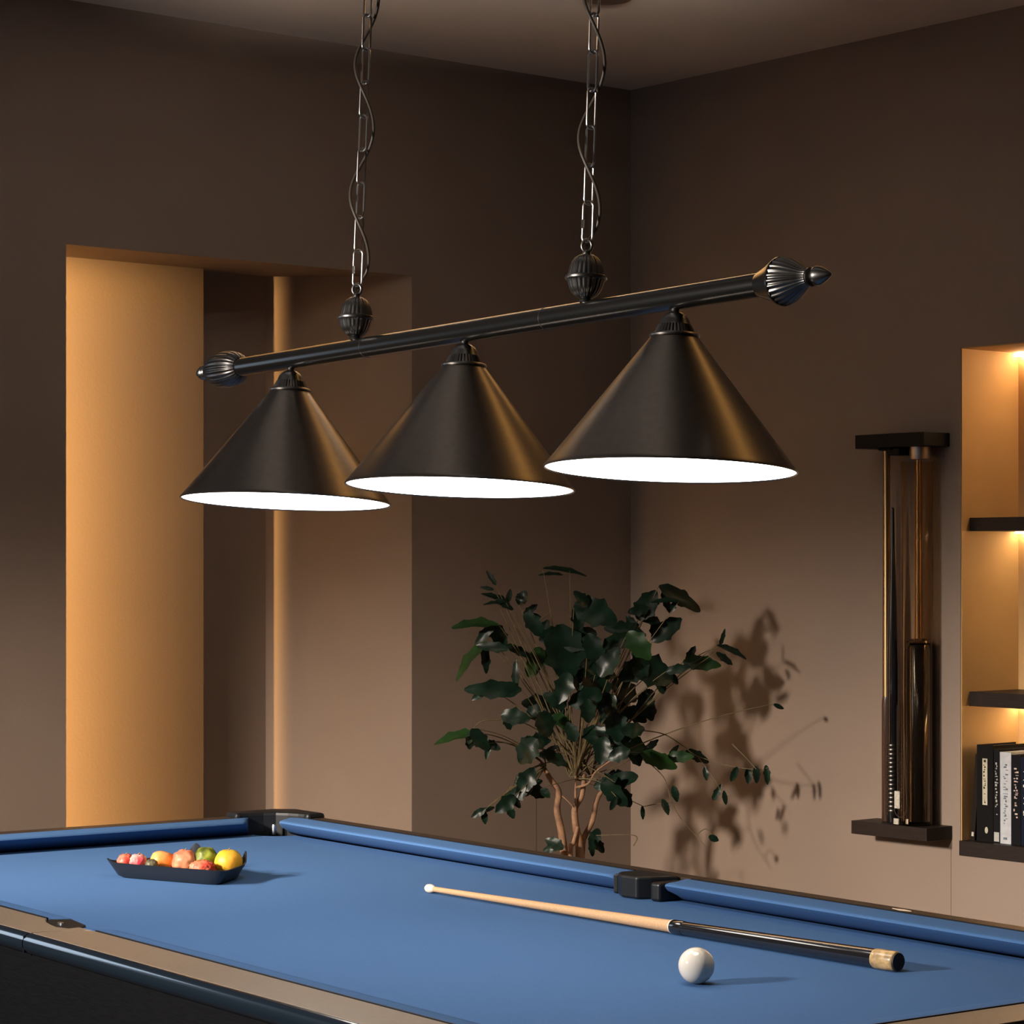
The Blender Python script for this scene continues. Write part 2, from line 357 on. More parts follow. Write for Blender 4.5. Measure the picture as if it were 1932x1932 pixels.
# wooden rail tops
def rail(pts, m='rail_lit', z0=-.045):
    r_ = MB(); r_.prism(pts, ZB + z0, ZB + HT); return r_.build('rail', M[m], tbl, bevel=.0012)
rail([(.048, CF + .0032), (L / 2 + .10, CF + .0032), (L / 2 + .10, RW), (.048, RW)], 'rail_shaded')
rail([(L / 2 + .1015, CF + .0032), (L - .05, CF + .0032), (L - .05, RW), (L / 2 + .1015, RW)], 'rail_shaded')
NO = -W - .131                                       # outer edge of the near rail
YB = -W - CN - .0032
seam = [(1.313, YB), (1.303, YB - .008), (1.296, YB - .020), (1.285, -1.124), (1.277, -1.145), (1.277, NO)]
notch = [(1.146, YB), (1.158, -1.094), (1.180, -1.103), (1.210, -1.110), (1.240, -1.114), (1.266, -1.106), (1.263, YB)]
rail([(.05, YB)] + notch + [(x - .006, y) for x, y in seam] + [(.05, NO)], 'rail_lit', .001)
rail(seam + [(L - .05, NO), (L - .05, YB)], 'rail_lit', .001)
rail([(-.0555, -.062), (-.0555, -W + .062), (-RW, -W + .062), (-RW, -.062)], 'rail_shaded')
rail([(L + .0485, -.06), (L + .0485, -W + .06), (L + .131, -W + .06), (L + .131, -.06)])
# bullnose edge trims
def bull(x0, x1, y, s):
    prof = [(y + s * (.001 + .014 * math.cos(t)), ZB + .0215 + .0155 * math.sin(t)) for t in [PI / 2 - PI * k / 12 for k in range(13)]]
    prof = prof + [(y, ZB + .006)]
    b_ = MB(); b_.sweep(prof, x0, x1, 0, True); return b_.build('edge_trim', M['edge'], tbl, autosmooth=50)
bull(.05, 1.2725, NO - .0005, -1); bull(1.2755, L - .02, NO - .0005, -1)
q = MB(); q.box(.09, L - .09, RW + .0006, RW + .006, ZB - .03, ZB + .034); q.build('edge_trim', M['edge'], tbl, bevel=.002)
q = MB(); q.box(-RW - .006, -RW - .0006, -W + .09, -.11, ZB - .03, ZB + .034); q.build('edge_trim', M['edge'], tbl, bevel=.002)
q = MB(); q.box(L + .1316, L + .145, -W + .06, -.06, ZB - .03, ZB + .030); q.build('edge_trim', M['edge'], tbl, bevel=.004)
q = MB(); q.box(1.2727, 1.2753, NO - .0135, NO - .001, ZB + .008, ZB + .034); q.build('trim_joint', M['black'], tbl)
# rail sight on the far rail
def diamond(x, y, r=.010, st=2.2):
    d_ = MB(); z = ZB + HT; d_.prism([(x - r * st, y), (x, y - r * .6), (x + r * st, y), (x, y + r * .6)], z - .001, z + .0006); d_.build('rail_sight', M['sight'], tbl)
diamond(1.868, .082)
# apron panels, slate frame and legs
q = MB(); q.box(-.06, L + .09, -W - .1318, -W - .105, ZB - .42, ZB + .0062); q.build('apron_panel', M['apron'], tbl)
q = MB(); q.box(-.06, L + .09, .065, .09, ZB - .42, ZB - .046); q.build('apron_panel', M['apron'], tbl, bevel=.004)
q = MB(); q.box(-.09, -.065, -W - .09, .06, ZB - .42, ZB - .046); q.build('apron_panel', M['apron'], tbl, bevel=.004)
q = MB(); q.box(L + .092, L + .12, -W - .09, .06, ZB - .42, ZB - .046); q.build('apron_panel', M['apron'], tbl, bevel=.004)
q = MB(); q.box(-.05, L + .08, -W - .09, .06, ZB - .10, ZB - .046); q.build('slate_frame', M['apron'], tbl)
for lx in (.12, L - .12):
    for ly in (-.08, -W + .08):
        q = MB(); q.lathe([(.06, 0), (.065, .01), (.065, .05), (.05, .06), (.075, .30), (.085, .45), (.085, ZB - .10)], Matrix.Translation((lx, ly, 0)), seg=32)
        q.build('leg', M['apron'], tbl)
# corner pockets
def corner(fx, fy, first=False):
    p = [(-.108, -.060), (-.108, .062), (-.072, .106), (.046, .108), (.046, .062), (.030, .061), (.014, .056), (-.012, .045), (-.035, .028), (-.048, .004), (-.054, -.030), (-.0555, -.045), (-.0555, -.060)]
    b_ = MB(); b_.prism([fx(x) if False else (fx(x), fy(y)) for x, y in p], ZB - .05, ZB + .0475)
    o_ = b_.build('corner_pocket', M['liner'], tbl, bevel=.007, seg=2)
    b_ = MB(); cx, cy = fx(-.016), fy(.012)
    b_.lathe([(.0045, ZB - .0), (.005, ZB + .002), (.005, ZB + .020), (.0035, ZB + .023)], Matrix.Translation((cx, cy, 0)), seg=20)
    b_.build('pocket_pin', M['steel'], o_)
    b_ = MB(); b_.lathe([(.0001, -.055), (.05, -.055), (.058, -.03), (.058, -.012), (.054, -.012), (.05, -.028), (.045, -.05), (.0001, -.05)], Matrix.Translation((fx(-.012), fy(.012), ZB)), seg=28)
    b_.build('pocket_cup', M['liner'], o_)
corner(lambda x: x, lambda y: y)
corner(lambda x: L - x, lambda y: y)
corner(lambda x: x, lambda y: -W - y)
corner(lambda x: L - x, lambda y: -W - y)
# far side pocket: faceted black casting between two jaws
q = MB(); q.prism([(1.2185, .061), (1.2185, .012), (1.226, .002), (1.262, -.018), (1.300, -.014), (1.312, .010), (1.330, .061)], ZB + .0005, ZB + .0405)
sp = q.build('side_pocket', M['liner'], tbl, bevel=.004, seg=2)
q = MB(); q.prism([(1.2085, .059), (1.2085, .004), (1.2175, .010), (1.2175, .059)], ZB + .0005, ZB + .036); q.build('pocket_jaw', M['liner'], sp, bevel=.003)
q = MB(); q.prism([(1.325, .059), (1.325, -.002), (1.333, -.008), (1.352, -.004), (1.3535, .059)], ZB + .0005, ZB + .0335); q.build('pocket_jaw', M['liner'], sp, bevel=.006, seg=3)
# near side pocket: dark liner in the gap
q = MB(); q.prism([(1.1655, -1.052), (1.149, -1.0835), (1.159, -1.0935), (1.180, -1.1025), (1.210, -1.1095), (1.240, -1.1135), (1.2650, -1.1055), (1.2620, -1.0845), (1.235, -1.062)], ZB + .0005, ZB + .0362)
sp = q.build('side_pocket', M['black'], tbl, bevel=.003)
q = MB(); q.lathe([(.0001, .0), (.004, .0), (.004, .003), (.0001, .0035)], Matrix.Translation((1.212, -1.094, ZB + .0362)) @ Matrix.Scale(2, 4, Vector((1, 0, 0))), seg=20); q.build('pocket_badge', M['steel'], sp)

# ------------------------------------------------------------------ cue ball
yb = 3.595; rb = .026
q = MB(); q.lathe([(rb * math.sin(PI * k / 32) + (1e-6 if k in (0, 32) else 0), -rb * math.cos(PI * k / 32)) for k in range(33)], seg=48)
o = q.build('cue_ball', M['ivory'], loc=((1314 - 966) / 4755 * yb, yb, ZB + rb + .0002)); tag(o, 'single ivory white cue ball on the blue cloth in front of the cue', 'ball')

# ------------------------------------------------------------------ cue lying on the table
tip = Vector((-.1560, 4.5953, ZB + .0082)); but = Vector((.5660, 3.700, ZB + .0150))
dv = but - tip; ln = dv.length; za = dv.normalized(); xa = za.cross(Vector((0, 0, 1))).normalized(); ya = za.cross(xa)
cue = empty('pool_cue', mtx=rotmtx(tip, xa, ya, za))
tag(cue, 'pool cue with pale wood shaft and black butt lying on the blue cloth', 'pool cue')
def seg_(name, prof, m, lab=None):
    q_ = MB(); q_.lathe(prof, seg=36); o_ = q_.build(name, m, cue)
    if lab: o_['label'] = lab
j = ln * .577
seg_('tip', [(.0001, -.0015), (.0045, -.0005), (.0072, .004), (.0082, .010), (.0078, .016), (.0058, .021), (.0046, .024)], M['ferrule'], 'rounded cream tip')
seg_('shaft', [(.0048, .022), (.0062, j * .35), (.0082, j * .7), (.0102, j)], M['maple'], 'pale wood shaft')
seg_('collar', [(.0106, j - .001), (.0110, j), (.0118, j + .003), (.0118, j + .024), (.0112, j + .027)], M['lacquer'])
seg_('joint_ring', [(.0103, j - .003), (.0112, j - .002), (.0112, j + .0005), (.0103, j + .001)], M['ferrule'])
seg_('butt', [(.0108, j + .026), (.0110, j + .03), (.0128, ln * .80), (.0142, ln - .042)], M['lacquer'], 'glossy black butt')
seg_('end_cap', [(.0140, ln - .044), (.0148, ln - .041), (.0151, ln - .036), (.0151, ln - .004), (.0143, ln - .001), (.0130, ln)], M['burl'], 'light burl wood end cap')
seg_('bumper', [(.0133, ln - .001), (.0137, ln + .0005), (.0130, ln + .0025), (.0001, ln + .003)], M['rubber'], 'dark brown rubber bumper')

# ------------------------------------------------------------------ tray of fruit
TA, TB, TC, TD = Vector((-.794, 4.823, .036)), Vector((-.533, 4.668, .029)), Vector((-.4995, 4.797, .052)), Vector((-.616, 4.953, .052))
cen = Vector((-.62, 4.80, 0))
def ring_pts(scale, z, zk, rnd=.16, n=8):
    cs = [TA, TB, TC, TD]; out = []
    for i in range(4):
        p = cs[i]; a = cs[i - 1]; b2 = cs[(i + 1) % 4]
        P0 = p + (a - p) * rnd; P2 = p + (b2 - p) * rnd
        for k in range(n + 1):
            t = k / n; s_ = (1 - t)**2 * P0 + 2 * t * (1 - t) * p + t * t * P2
            # corners stand higher than the sides
            kk = math.exp(-((t - .5) / .30) ** 2); hz = .029 + (p.z - .029) * kk
            q_ = cen + (Vector((s_.x, s_.y, 0)) - cen) * scale
            out.append(Vector((q_.x, q_.y, ZB + z + zk * hz)))
        m0 = p + (b2 - p) * .5
        for t in (.33, .5, .67):
            s_ = p + (b2 - p) * t; q_ = cen + (Vector((s_.x, s_.y, 0)) - cen) * scale
            out.append(Vector((q_.x, q_.y, ZB + z + zk * .029)))
    return out
rings = [ring_pts(.30, .0008, 0), ring_pts(.80, .0008, 0), ring_pts(.85, .004, 0), ring_pts(.93, .003, .5), ring_pts(1.0, .0, 1.0), ring_pts(.975, .0005, 1.0), ring_pts(.905, .004, .5), ring_pts(.82, .006, 0), ring_pts(.30, .005, 0)]
q = MB(); n = len(rings[0]); vs = [v for r_ in rings for v in r_]
fs = [(i * n + k, i * n + (k + 1) % n, (i + 1) * n + (k + 1) % n, (i + 1) * n + k) for i in range(len(rings) - 1) for k in range(n)]
fs += [tuple(range(n - 1, -1, -1)), tuple((len(rings) - 1) * n + k for k in range(n))]
q.add(vs, fs, 0, True)
o = q.build('fruit_tray', M['tray'], autosmooth=35); tag(o, 'black boat shaped tray of fruit on the blue cloth', 'tray')

def fruit(name, px, y, z, r, m, label, cat, bumpy=.03, freq=30, sq=(1, 1, 1), rot=(0, 0, 0), seed=0, stem=None):
    bm = bmesh.new(); bmesh.ops.create_icosphere(bm, subdivisions=4, radius=r)
    for v in bm.verts:
        d_ = v.co.normalized(); nn = noise.noise(d_ * freq * .1 + Vector((seed, 0, 0))) + .5 * noise.noise(d_ * freq * .25 + Vector((0, seed, 0)))
        k = 1 + bumpy * nn - .12 * math.exp(-((1 - d_.z) / .05)); v.co = Vector((d_.x * sq[0], d_.y * sq[1], d_.z * sq[2])) * r * k
    me = bpy.data.meshes.new(name); bm.to_mesh(me); bm.free(); me.materials.append(m)
    for p in me.polygons: p.use_smooth = True
    o = bpy.data.objects.new(name, me); COL.objects.link(o)
    o.location = ((px - 966) / 4755 * y, y, z); o.rotation_euler = rot
    tag(o, label, cat, 'fruit in the black tray')
    if stem:
        s_ = MB(); s_.tube([(0, 0, r * sq[2] * .86), (.001, 0, r * sq[2] * .96), (.003, 0, r * sq[2] * 1.05)], .0012, 8); s_.build('stalk', M['stemm'], o)
    return o
def fm(name, a, b, sc, r=.45): return mat(name, tuple(c * .72 for c in a), r, spec=.35, col2=tuple(c * .68 for c in b), noise_scale=sc, bump=.3, bump_scale=60)
zf = ZB + .007
fruit('red_fruit', 237, 4.832, ZB + .027, .0170, fm('red_pale_skin', (.55, .04, .03), (.72, .22, .13), 45), 'small red fruit with a pale patch, leftmost in the tray', 'fruit', .10, 30, seed=1, stem=True)
fruit('pink_fruit', 261, 4.812, ZB + .030, .0165, fm('pink_striped_skin', (.60, .035, .06), (.85, .50, .42), 30), 'small pink red fruit with a white stripe, second from the left in the tray', 'fruit', .12, 34, seed=4, stem=True)
fruit('olive_fruit', 286, 4.783, ZB + .027, .0125, fm('olive_brown_skin', (.16, .14, .07), (.05, .05, .03), 60), 'small dark olive brown fruit in front of the orange one', 'fruit', .08, 30, seed=2)
fruit('orange_fruit', 309, 4.822, ZB + .029, .0235, fm('peach_orange_skin', (.85, .25, .03), (.80, .36, .13), 25), 'oblong orange peach coloured fruit beside the pink one', 'fruit', .06, 14, (1.15, .9, .9), (0, .35, .3), 3)
fruit('peach', 349, 4.812, ZB + .030, .0250, fm('pale_peach_skin', (.78, .30, .15), (.62, .09, .06), 22), 'large pale peach in the middle of the tray', 'fruit', .12, 22, seed=9, stem=True)
fruit('bumpy_red_fruit', 381, 4.752, ZB + .025, .0195, fm('coral_red_skin', (.58, .035, .02), (.80, .25, .13), 60), 'bumpy coral red fruit at the front of the tray, before the green one', 'fruit', .22, 60, (1.25, .9, .85), seed=6)
fruit('green_fruit', 388, 4.815, ZB + .037, .0225, fm('mottled_green_skin', (.30, .34, .03), (.012, .022, .008), 35), 'mottled green fruit with dark patches, left of the yellow one', 'fruit', .08, 25, seed=7)
fruit('yellow_fruit', 431, 4.785, ZB + .032, .0275, fm('yellow_orange_skin', (.85, .38, .03), (.45, .42, .03), 20), 'large yellow and orange fruit at the right end of the tray', 'fruit', .05, 14, (1.0, 1, .95), seed=8, stem=True)

# ------------------------------------------------------------------ hanging lamp
LC = Vector((-.0816, 3.9384, .1189 + EYE))
LM = rotmtx(LC, (.6320, -.7745, .0265), (.7742, .6296, -.0648), (.0335, .0614, .9975))
lamp = empty('pendant_light', mtx=LM)
tag(lamp, 'long three shade black pendant lamp hanging on two chains over the pool table', 'pendant lamp')
S = .4835; HB = .2461; RB = .0168
def part(mb, name, m, parent=lamp, lab=None, **k):
    o_ = mb.build(name, m, parent, **k)
    if lab: o_['label'] = lab
    return o_
XM = Matrix.Rotation(PI / 2, 4, 'Y')         # local z -> x
q = MB(); q.lathe([(RB, -.675), (RB, .662)], Matrix.Translation((0, 0, HB)) @ XM, seg=56); part(q, 'bar', M['bronze_dk'])
for u in (-.262, .199):
    q = MB(); q.lathe([(RB + .0001, u - .001), (RB + .0006, u - .0005), (RB + .0006, u + .0005), (RB + .0001, u + .001)], Matrix.Translation((0, 0, HB)) @ XM, seg=56); part(q, 'joint_ring', M['cast'])
rib = lambda n, a: (lambda t, h: 1 + a * math.cos(n * t))
prof = [(.0176, .655), (.0196, .660), (.0240, .673), (.0300, .687), (.0326, .693), (.0338, .6955), (.0338, .698)]
dome = [(.0328, .6985), (.0318, .704), (.0292, .712), (.0252, .720), (.0205, .728), (.0160, .735), (.0128, .740), (.0115, .7455)]
bell = [(.0176, .640), (.0215, .644), (.0262, .652), (.0298, .664), (.0315, .678), (.0318, .692), (.0305, .706), (.0275, .720), (.0225, .732), (.0160, .742), (.0115, .747)]
cone = [(.0120, .7475), (.0132, .749), (.0136, .751), (.0118, .753), (.0095, .7545), (.0100, .7565), (.0128, .759), (.0134, .7615), (.0126, .766), (.0098, .773), (.0060, .780), (.0022, .7855), (.0001, .787)]
for sgn in (1, -1):
    Q = Matrix.Translation((0, 0, HB)) @ (Matrix.Scale(-1, 4, Vector((1, 0, 0))) if sgn < 0 else Matrix.Identity(4)) @ XM
    if sgn > 0:
        q = MB(); q.lathe(prof, Q, seg=64); en = part(q, 'end_flange', M['bronze_dk'])
        q = MB(); q.lathe(dome, Q, seg=192, mod=rib(26, .028)); part(q, 'ribbed_cap', M['cast'], en)
    else:
        q = MB(); q.lathe(bell, Q, seg=192, mod=rib(24, .022)); en = part(q, 'ribbed_cap', M['cast_dk'])
    q = MB(); q.lathe(cone, Q, seg=40); part(q, 'finial', M['cast'], en)
# shades
def shade(u):
    T_ = Matrix.Translation((u, 0, 0))
    q = MB(); q.lathe([(.0290, .1960), (.0315, .1935), (.1765, .0060), (.1790, .0035), (.1805, .0010), (.1798, -.0008), (.1783, -.0005), (.1775, .0015), (.1745, .0050), (.0300, .1905), (.0275, .1945)], T_, seg=128, close=True)
    sh = part(q, 'lamp_shade', M['bronze'], autosmooth=30)
    q = MB(); q.lathe([(.0001, .0012), (.1768, .0012), (.1768, .0022), (.0001, .0022)], T_, seg=96)
    part(q, 'diffuser', M['glow'], sh, 'glowing white underside')
    q = MB(); q.lathe([(.0345, .1895), (.0358, .1905), (.0362, .1925), (.0350, .1945), (.0325, .1955), (.0300, .1958)], T_, seg=64); cp = part(q, 'collar', M['cast'], sh)
    q = MB(); q.lathe([(.0290, .1958), (.0262, .2020), (.0232, .2080)], T_, seg=144, mod=rib(36, .030)); part(q, 'fluted_ring', M['cast'], sh)
    q = MB(); q.lathe([(.0232, .2080), (.0225, .2090), (.0206, .2150), (.0165, .2210), (.0105, .2250), (.0070, .2262), (.0062, .2275), (.0062, .2320)], T_, seg=56); part(q, 'shade_cap', M['cast'], sh)
for u in (-S, 0, S): shade(u)
# hanging knobs
def knob(u):
    T_ = Matrix.Translation((u, 0, HB))
    q = MB(); q.lathe([(.0085, .0155), (.0100, .0185), (.0080, .0205), (.0105, .0215)], T_, seg=40); kb = part(q, 'hanger_foot', M['cast'])
    q = MB(); q.lathe([(.0100, .0212), (.0160, .0245), (.0210, .0300), (.0246, .0370), (.0268, .0450), (.0285, .0482)], T_, seg=144, mod=rib(24, .022)); part(q, 'knob_bowl', M['cast'], kb)
    q = MB(); q.lathe([(.0285, .0480), (.0308, .0492), (.0316, .0515), (.0308, .0540), (.0285, .0552)], T_, seg=64); part(q, 'knob_rim', M['cast'], kb)
    q = MB(); q.lathe([(.0278, .0550), (.0262, .0600), (.0245, .0680), (.0212, .0765), (.0165, .0825), (.0110, .0858), (.0065, .0868)], T_, seg=144, mod=rib(24, .022)); part(q, 'knob_dome', M['cast'], kb)
    q = MB(); q.lathe([(.0065, .0865), (.0070, .088), (.0055, .0895), (.0068, .0910), (.0050, .0930)], T_, seg=32)
    q.tube([(u + .0 + .0075 * math.cos(t) * .77 * 1, .0075 * math.cos(t) * .62, HB + .1000 + .0088 * math.sin(t)) for t in [2 * PI * k / 28 for k in range(28)]], .0028, 10, closed=True)
    part(q, 'loop', M['cast'], kb)
US = (-.2965, .2870)
for u in US: knob(u)
# chains: oval links turned alternately, one link object copied
PITCH = .0569
def link_mb(bold=False):
    q_ = MB(); wr = .0018; hw = .0074; hh = .0305; pth = []
    for k in range(13): t = PI * k / 12; pth.append((hw * math.cos(t), 0, hh - hw + hw * math.sin(t)))
    for k in range(13): t = PI + PI * k / 12; pth.append((hw * math.cos(t), 0, -hh + hw + hw * math.sin(t)))
    pth2 = []
    for i, p in enumerate(pth):
        pth2.append(p)
        if i in (12, 25): nx = pth[(i + 1) % 26]; pth2 += [tuple(Vector(p).lerp(Vector(nx), t)) for t in (.25, .5, .75)]
    q_.tube(pth2, wr, 8, closed=True)
    if bold: q_.lathe([(.0016, -.006), (.0027, -.005), (.0027, .007), (.0016, .008)], Matrix.Translation((-hw, 0, -.004)), seg=6)
    return q_
TOPW = (CEIL - LC.z - .05) / .9975 - HB
base_link = None; ql = None
phi0 = math.atan2(-.7745, .6320)
for ci, u in enumerate(US):
    i = 0; wz = .1356
    while wz + .03 < TOPW:
        first = (i == 0)
        if first:
            if ql is None: o_ = part(link_mb(True), 'quick_link', M['chain']); ql = o_
            else: o_ = ql.copy(); COL.objects.link(o_); o_.parent = lamp
        else:
            if base_link is None: o_ = part(link_mb(), 'chain_link', M['chain']); base_link = o_
            else: o_ = base_link.copy(); COL.objects.link(o_); o_.parent = lamp
        ang = math.radians(50.8 + (34 if i % 2 else -34) + (24 if first else 0))
        o_.location = (u, 0, HB + wz); o_.rotation_euler = (0, 0, ang)
        wz += PITCH; i += 1
    # electric cable winding around the chain
    pth = []; R_ = Vector((.632, .7742, 0)); D_ = Vector((-.7745, .6296, 0)); wv = .098
    while wv < TOPW + .02:
        am = .0175 * min(1, max(.25, (wv - .085) / .045)); ph = 2 * PI * (wv - .152) / .220
        p = Vector((u, 0, HB + wv)) + R_ * (am * math.cos(ph)) + D_ * (-am * .9 * math.sin(ph)); pth.append(p); wv += .006
    q = MB(); q.tube(pth, .0026, 10); part(q, 'cable', M['cable'])
    q = MB(); q.lathe([(.055, TOPW + .03), (.055, TOPW + .02), (.03, TOPW), (.006, TOPW - .012), (.003, TOPW - .02)], Matrix.Translation((u, 0, HB)), seg=40); part(q, 'ceiling_canopy', M['bronze_dk'])

# ------------------------------------------------------------------ potted plant in the corner
PD = 7.42
plant = empty('potted_plant', ((1086 - 966) / 4755 * PD, PD, 0))
tag(plant, 'dark leafy potted tree with several bare stems in the room corner behind the table', 'plant')
PO = plant.location.copy()
def PP(px, py, y): return Vector(((px - 966) / 4755 * y, y, EYE + (1064 - py) / 4755 * y)) - PO
def cp(cx, cy): return (780 + cx / 2.611, 1040 + cy / 2.611)
q = MB(); q.lathe([(.12, 0), (.125, .01), (.165, .34), (.175, .345), (.175, .37), (.160, .37), (.150, .33)], seg=48); q.lathe([(.0001, .33), (.152, .33)], seg=48)
q.build('pot', M['pot'], plant)
q = MB(); q.lathe([(.0001, .345), (.151, .34)], seg=40); q.build('soil', M['soil'], plant)
leaves = [
 (745, 85, 190, 34, 0, 0), (680, 108, 110, 24, 170, 0), (895, 300, 195, 150, -20, 0), (830, 235, 90, 60, 130, 0), (1150, 265, 150, 115, 60, 0), (1110, 290, 90, 60, 190, 0), (1320, 228, 225, 84, -27, 0), (1240, 240, 120, 36, 172, 0),
 (1245, 385, 160, 105, 42, 0), (1040, 385, 170, 90, 170, 0), (1110, 462, 150, 110, -50, 1), (745, 500, 250, 205, -80, 0), (820, 430, 160, 130, 25, 0), (600, 545, 140, 100, -112, 1),
 (890, 485, 150, 100, -70, 0), (740, 670, 140, 95, -110, 0), (905, 660, 190, 145, -60, 0), (1045, 690, 150, 125, -30, 0), (1180, 590, 200, 160, -20, 0), (1150, 765, 135, 95, -70, 0),
 (850, 725, 150, 115, 200, 0), (640, 755, 195, 120, 170, 0), (400, 680, 245, 92, 178, 0), (330, 700, 90, 50, 215, 0), (500, 815, 125, 88, -5, 0), (740, 840, 115, 72, -30, 1), (650, 855, 120, 115, -60, 0),
 (560, 985, 140, 125, -130, 0), (620, 935, 120, 85, 20, 0), (200, 908, 180, 56, 186, 1), (330, 930, 130, 74, -50, 0), (385, 955, 80, 52, -20, 0), (365, 985, 70, 30, -100, 0),
 (310, 350, 205, 58, 173, 1), (250, 360, 100, 34, 195, 0), (420, 415, 120, 84, -60, 0), (270, 530, 225, 70, 222, 1), (390, 470, 140, 56, 170, 0), (520, 490, 130, 48, -22, 0), (535, 230, 70, 66, 70, 0),
 (575, 290, 80, 40, 40, 0), (595, 360, 130, 82, -50, 0), (645, 375, 80, 46, -120, 0), (410, 225, 130, 36, 150, 0), (365, 182, 60, 22, 165, 0), (385, 130, 80, 28, 120, 0), (400, 250, 100, 24, 175, 0), (450, 262, 90, 34, -30, 0),
 (1420, 550, 165, 80, -3, 1), (1300, 580, 110, 50, 15, 0), (1570, 485, 140, 36, -16, 0), (1535, 530, 100, 36, -36, 0), (1280, 625, 70, 40, -50, 0), (1210, 1030, 175, 84, -22, 1), (1310, 1012, 120, 64, 5, 1), (1400, 1010, 120, 60, -22, 0),
 (1060, 950, 150, 120, -10, 1), (1090, 1000, 110, 80, -60, 0), (1010, 1000, 110, 80, 200, 0), (1000, 865, 130, 120, -80, 0), (895, 905, 90, 130, -85, 0), (700, 1020, 130, 66, -25, 0), (660, 1000, 80, 60, 180, 0),
 (560, 1125, 115, 96, 60, 0), (605, 1180, 100, 74, -40, 0), (505, 1195, 110, 84, 200, 0), (455, 1245, 110, 76, 220, 0), (480, 1285, 70, 44, -70, 0), (650, 1190, 54, 46, -40, 0), (540, 1165, 90, 80, 130, 0),
 (695, 1440, 90, 64, 150, 0), (668, 1468, 60, 40, 190, 0), (895, 1405, 76, 66, 60, 0), (880, 1460, 90, 38, -80, 0), (915, 1450, 80, 50, -55, 0),
 (990, 1195, 150, 90, -40, 0), (1020, 1125, 150, 100, 20, 0), (1045, 1215, 90, 70, -60, 0), (985, 1245, 70, 34, -110, 0), (940, 1150, 100, 70, 190, 0),
 (1243, 1258, 74, 38, -65, 0), (1290, 1195, 72, 40, -75, 0), (1495, 1190, 80, 36, 65, 0), (1535, 1217, 74, 28, -80, 0), (1580, 1100, 74, 38, -110, 0), (1650, 1105, 70, 40, -90, 0), (1690, 1100, 74, 40, -85, 0), (1742, 1100, 84, 36, -85, 0), (1440, 1095, 60, 30, -85, 0), (1480, 1415, 50, 36, -25, 0), (1130, 1290, 66, 24, -85, 0), (1800, 765, 50, 24, -25, 0),
 (320, 1290, 74, 40, 210, 0), (350, 1310, 60, 36, -80, 0), (370, 1270, 60, 26, 20, 0),
 (830, 610, 150, 110, -100, 0), (960, 545, 150, 110, 60, 0), (1000, 445, 140, 90, 30, 0), (1090, 585, 150, 120, -150, 0), (1020, 785, 130, 100, -60, 0), (955, 765, 120, 90, -120, 0), (1095, 805, 110, 80, -30, 0), (775, 575, 120, 90, -60, 0), (700, 735, 110, 80, 150, 0), (1215, 640, 110, 70, -70, 0), (860, 790, 110, 80, -90, 0), (600, 790, 110, 80, -160, 0), (1030, 900, 120, 100, 30, 0), (930, 980, 120, 90, -100, 0), (870, 540, 130, 90, 110, 0), (780, 890, 90, 70, 110, 0), (1085, 880, 110, 80, 10, 0),
]
PX = 1 / 2.611 / 4755 * PD     # one drawing unit in metres at the plant
rl = random.Random(11)
fol = MB(); fol_b = MB(); twigs = MB(); tips = []
def leaf(mb, base, d, up, length, width, lob=0):
    """curved leaf with a folded midrib"""
    side = d.cross(up).normalized(); nrm = side.cross(d).normalized()
    nu, nv = 14, 6; vs = []; fs = []
    for i in range(nu + 1):
        t = i / nu
        wdt = width * .5 * (math.sin(PI * min(1, t * .97 + .015)) ** .62) * (1 - .25 * t) * (1.0 + (1 if length > .05 else .25) * .13 * math.sin(t * 17 + lob) + .07 * math.sin(t * 31 + 2 * lob))
        for j_ in range(nv + 1):
            s_ = (j_ / nv - .5) * 2
            p = base + d * (length * t) + side * (wdt * s_) + nrm * (.22 * wdt * abs(s_) ** 1.3 - .20 * length * t * t + .05 * wdt * math.sin(t * 12 + s_ * 2 + lob))
            vs.append(p)
    for i in range(nu):
        for j_ in range(nv): a = i * (nv + 1) + j_; fs.append((a, a + 1, a + nv + 2, a + nv + 1))
    mb.add(vs, fs, 0, True)
for (cx, cy, ll, ww, ang, tone) in leaves:
    px, py = cp(cx, cy)
    off = rl.uniform(-.20, .14) if 600 < cx < 1150 and cy < 1000 else rl.uniform(-.14, .08)
    if px < 960: off = rl.uniform(-.16, -.06)
    if px > 1330: off = rl.uniform(.0, .12) * (1 if px < 1400 else .3)
    if px > 1420: off = -.05
    y = PD + off
    ctr = PP(px, py, y); a = math.radians(ang)
    d = Vector((math.cos(a), rl.uniform(-.45, .25), math.sin(a))).normalized()
    view = Vector((rl.uniform(-.25, .25), -1, rl.uniform(.0, .45))).normalized()
    if ww / ll < .33: view = Vector((0, -.45, .9)).normalized(); ww = ww * 1.7
    up = (view - d * view.dot(d)).normalized()
    Lm = ll * PX * 1.12; Wm = ww * PX * 1.08
    base = ctr - d * (Lm * .5)
    leaf(fol_b if tone else fol, base, d, up, Lm, Wm, rl.uniform(0, 6))
    tips.append((base, px, py))
    if ll > 95 and ww > 60:                                     # a smaller companion leaf on the same twig
        a2 = a + rl.choice((-1, 1)) * rl.uniform(.7, 1.5); d2 = Vector((math.cos(a2), rl.uniform(-.3, .3), math.sin(a2))).normalized()
        v2 = Vector((rl.uniform(-.4, .4), -1, rl.uniform(-.2, .6))).normalized(); u2 = (v2 - d2 * v2.dot(d2)).normalized()
        leaf(fol, base + d * (Lm * .1) + Vector((0, .02, 0)), d2, u2, Lm * rl.uniform(.4, .62), Wm * rl.uniform(.38, .6), rl.uniform(0, 6))
fm_ = fol.build('foliage', M['leaf'], plant, autosmooth=80)
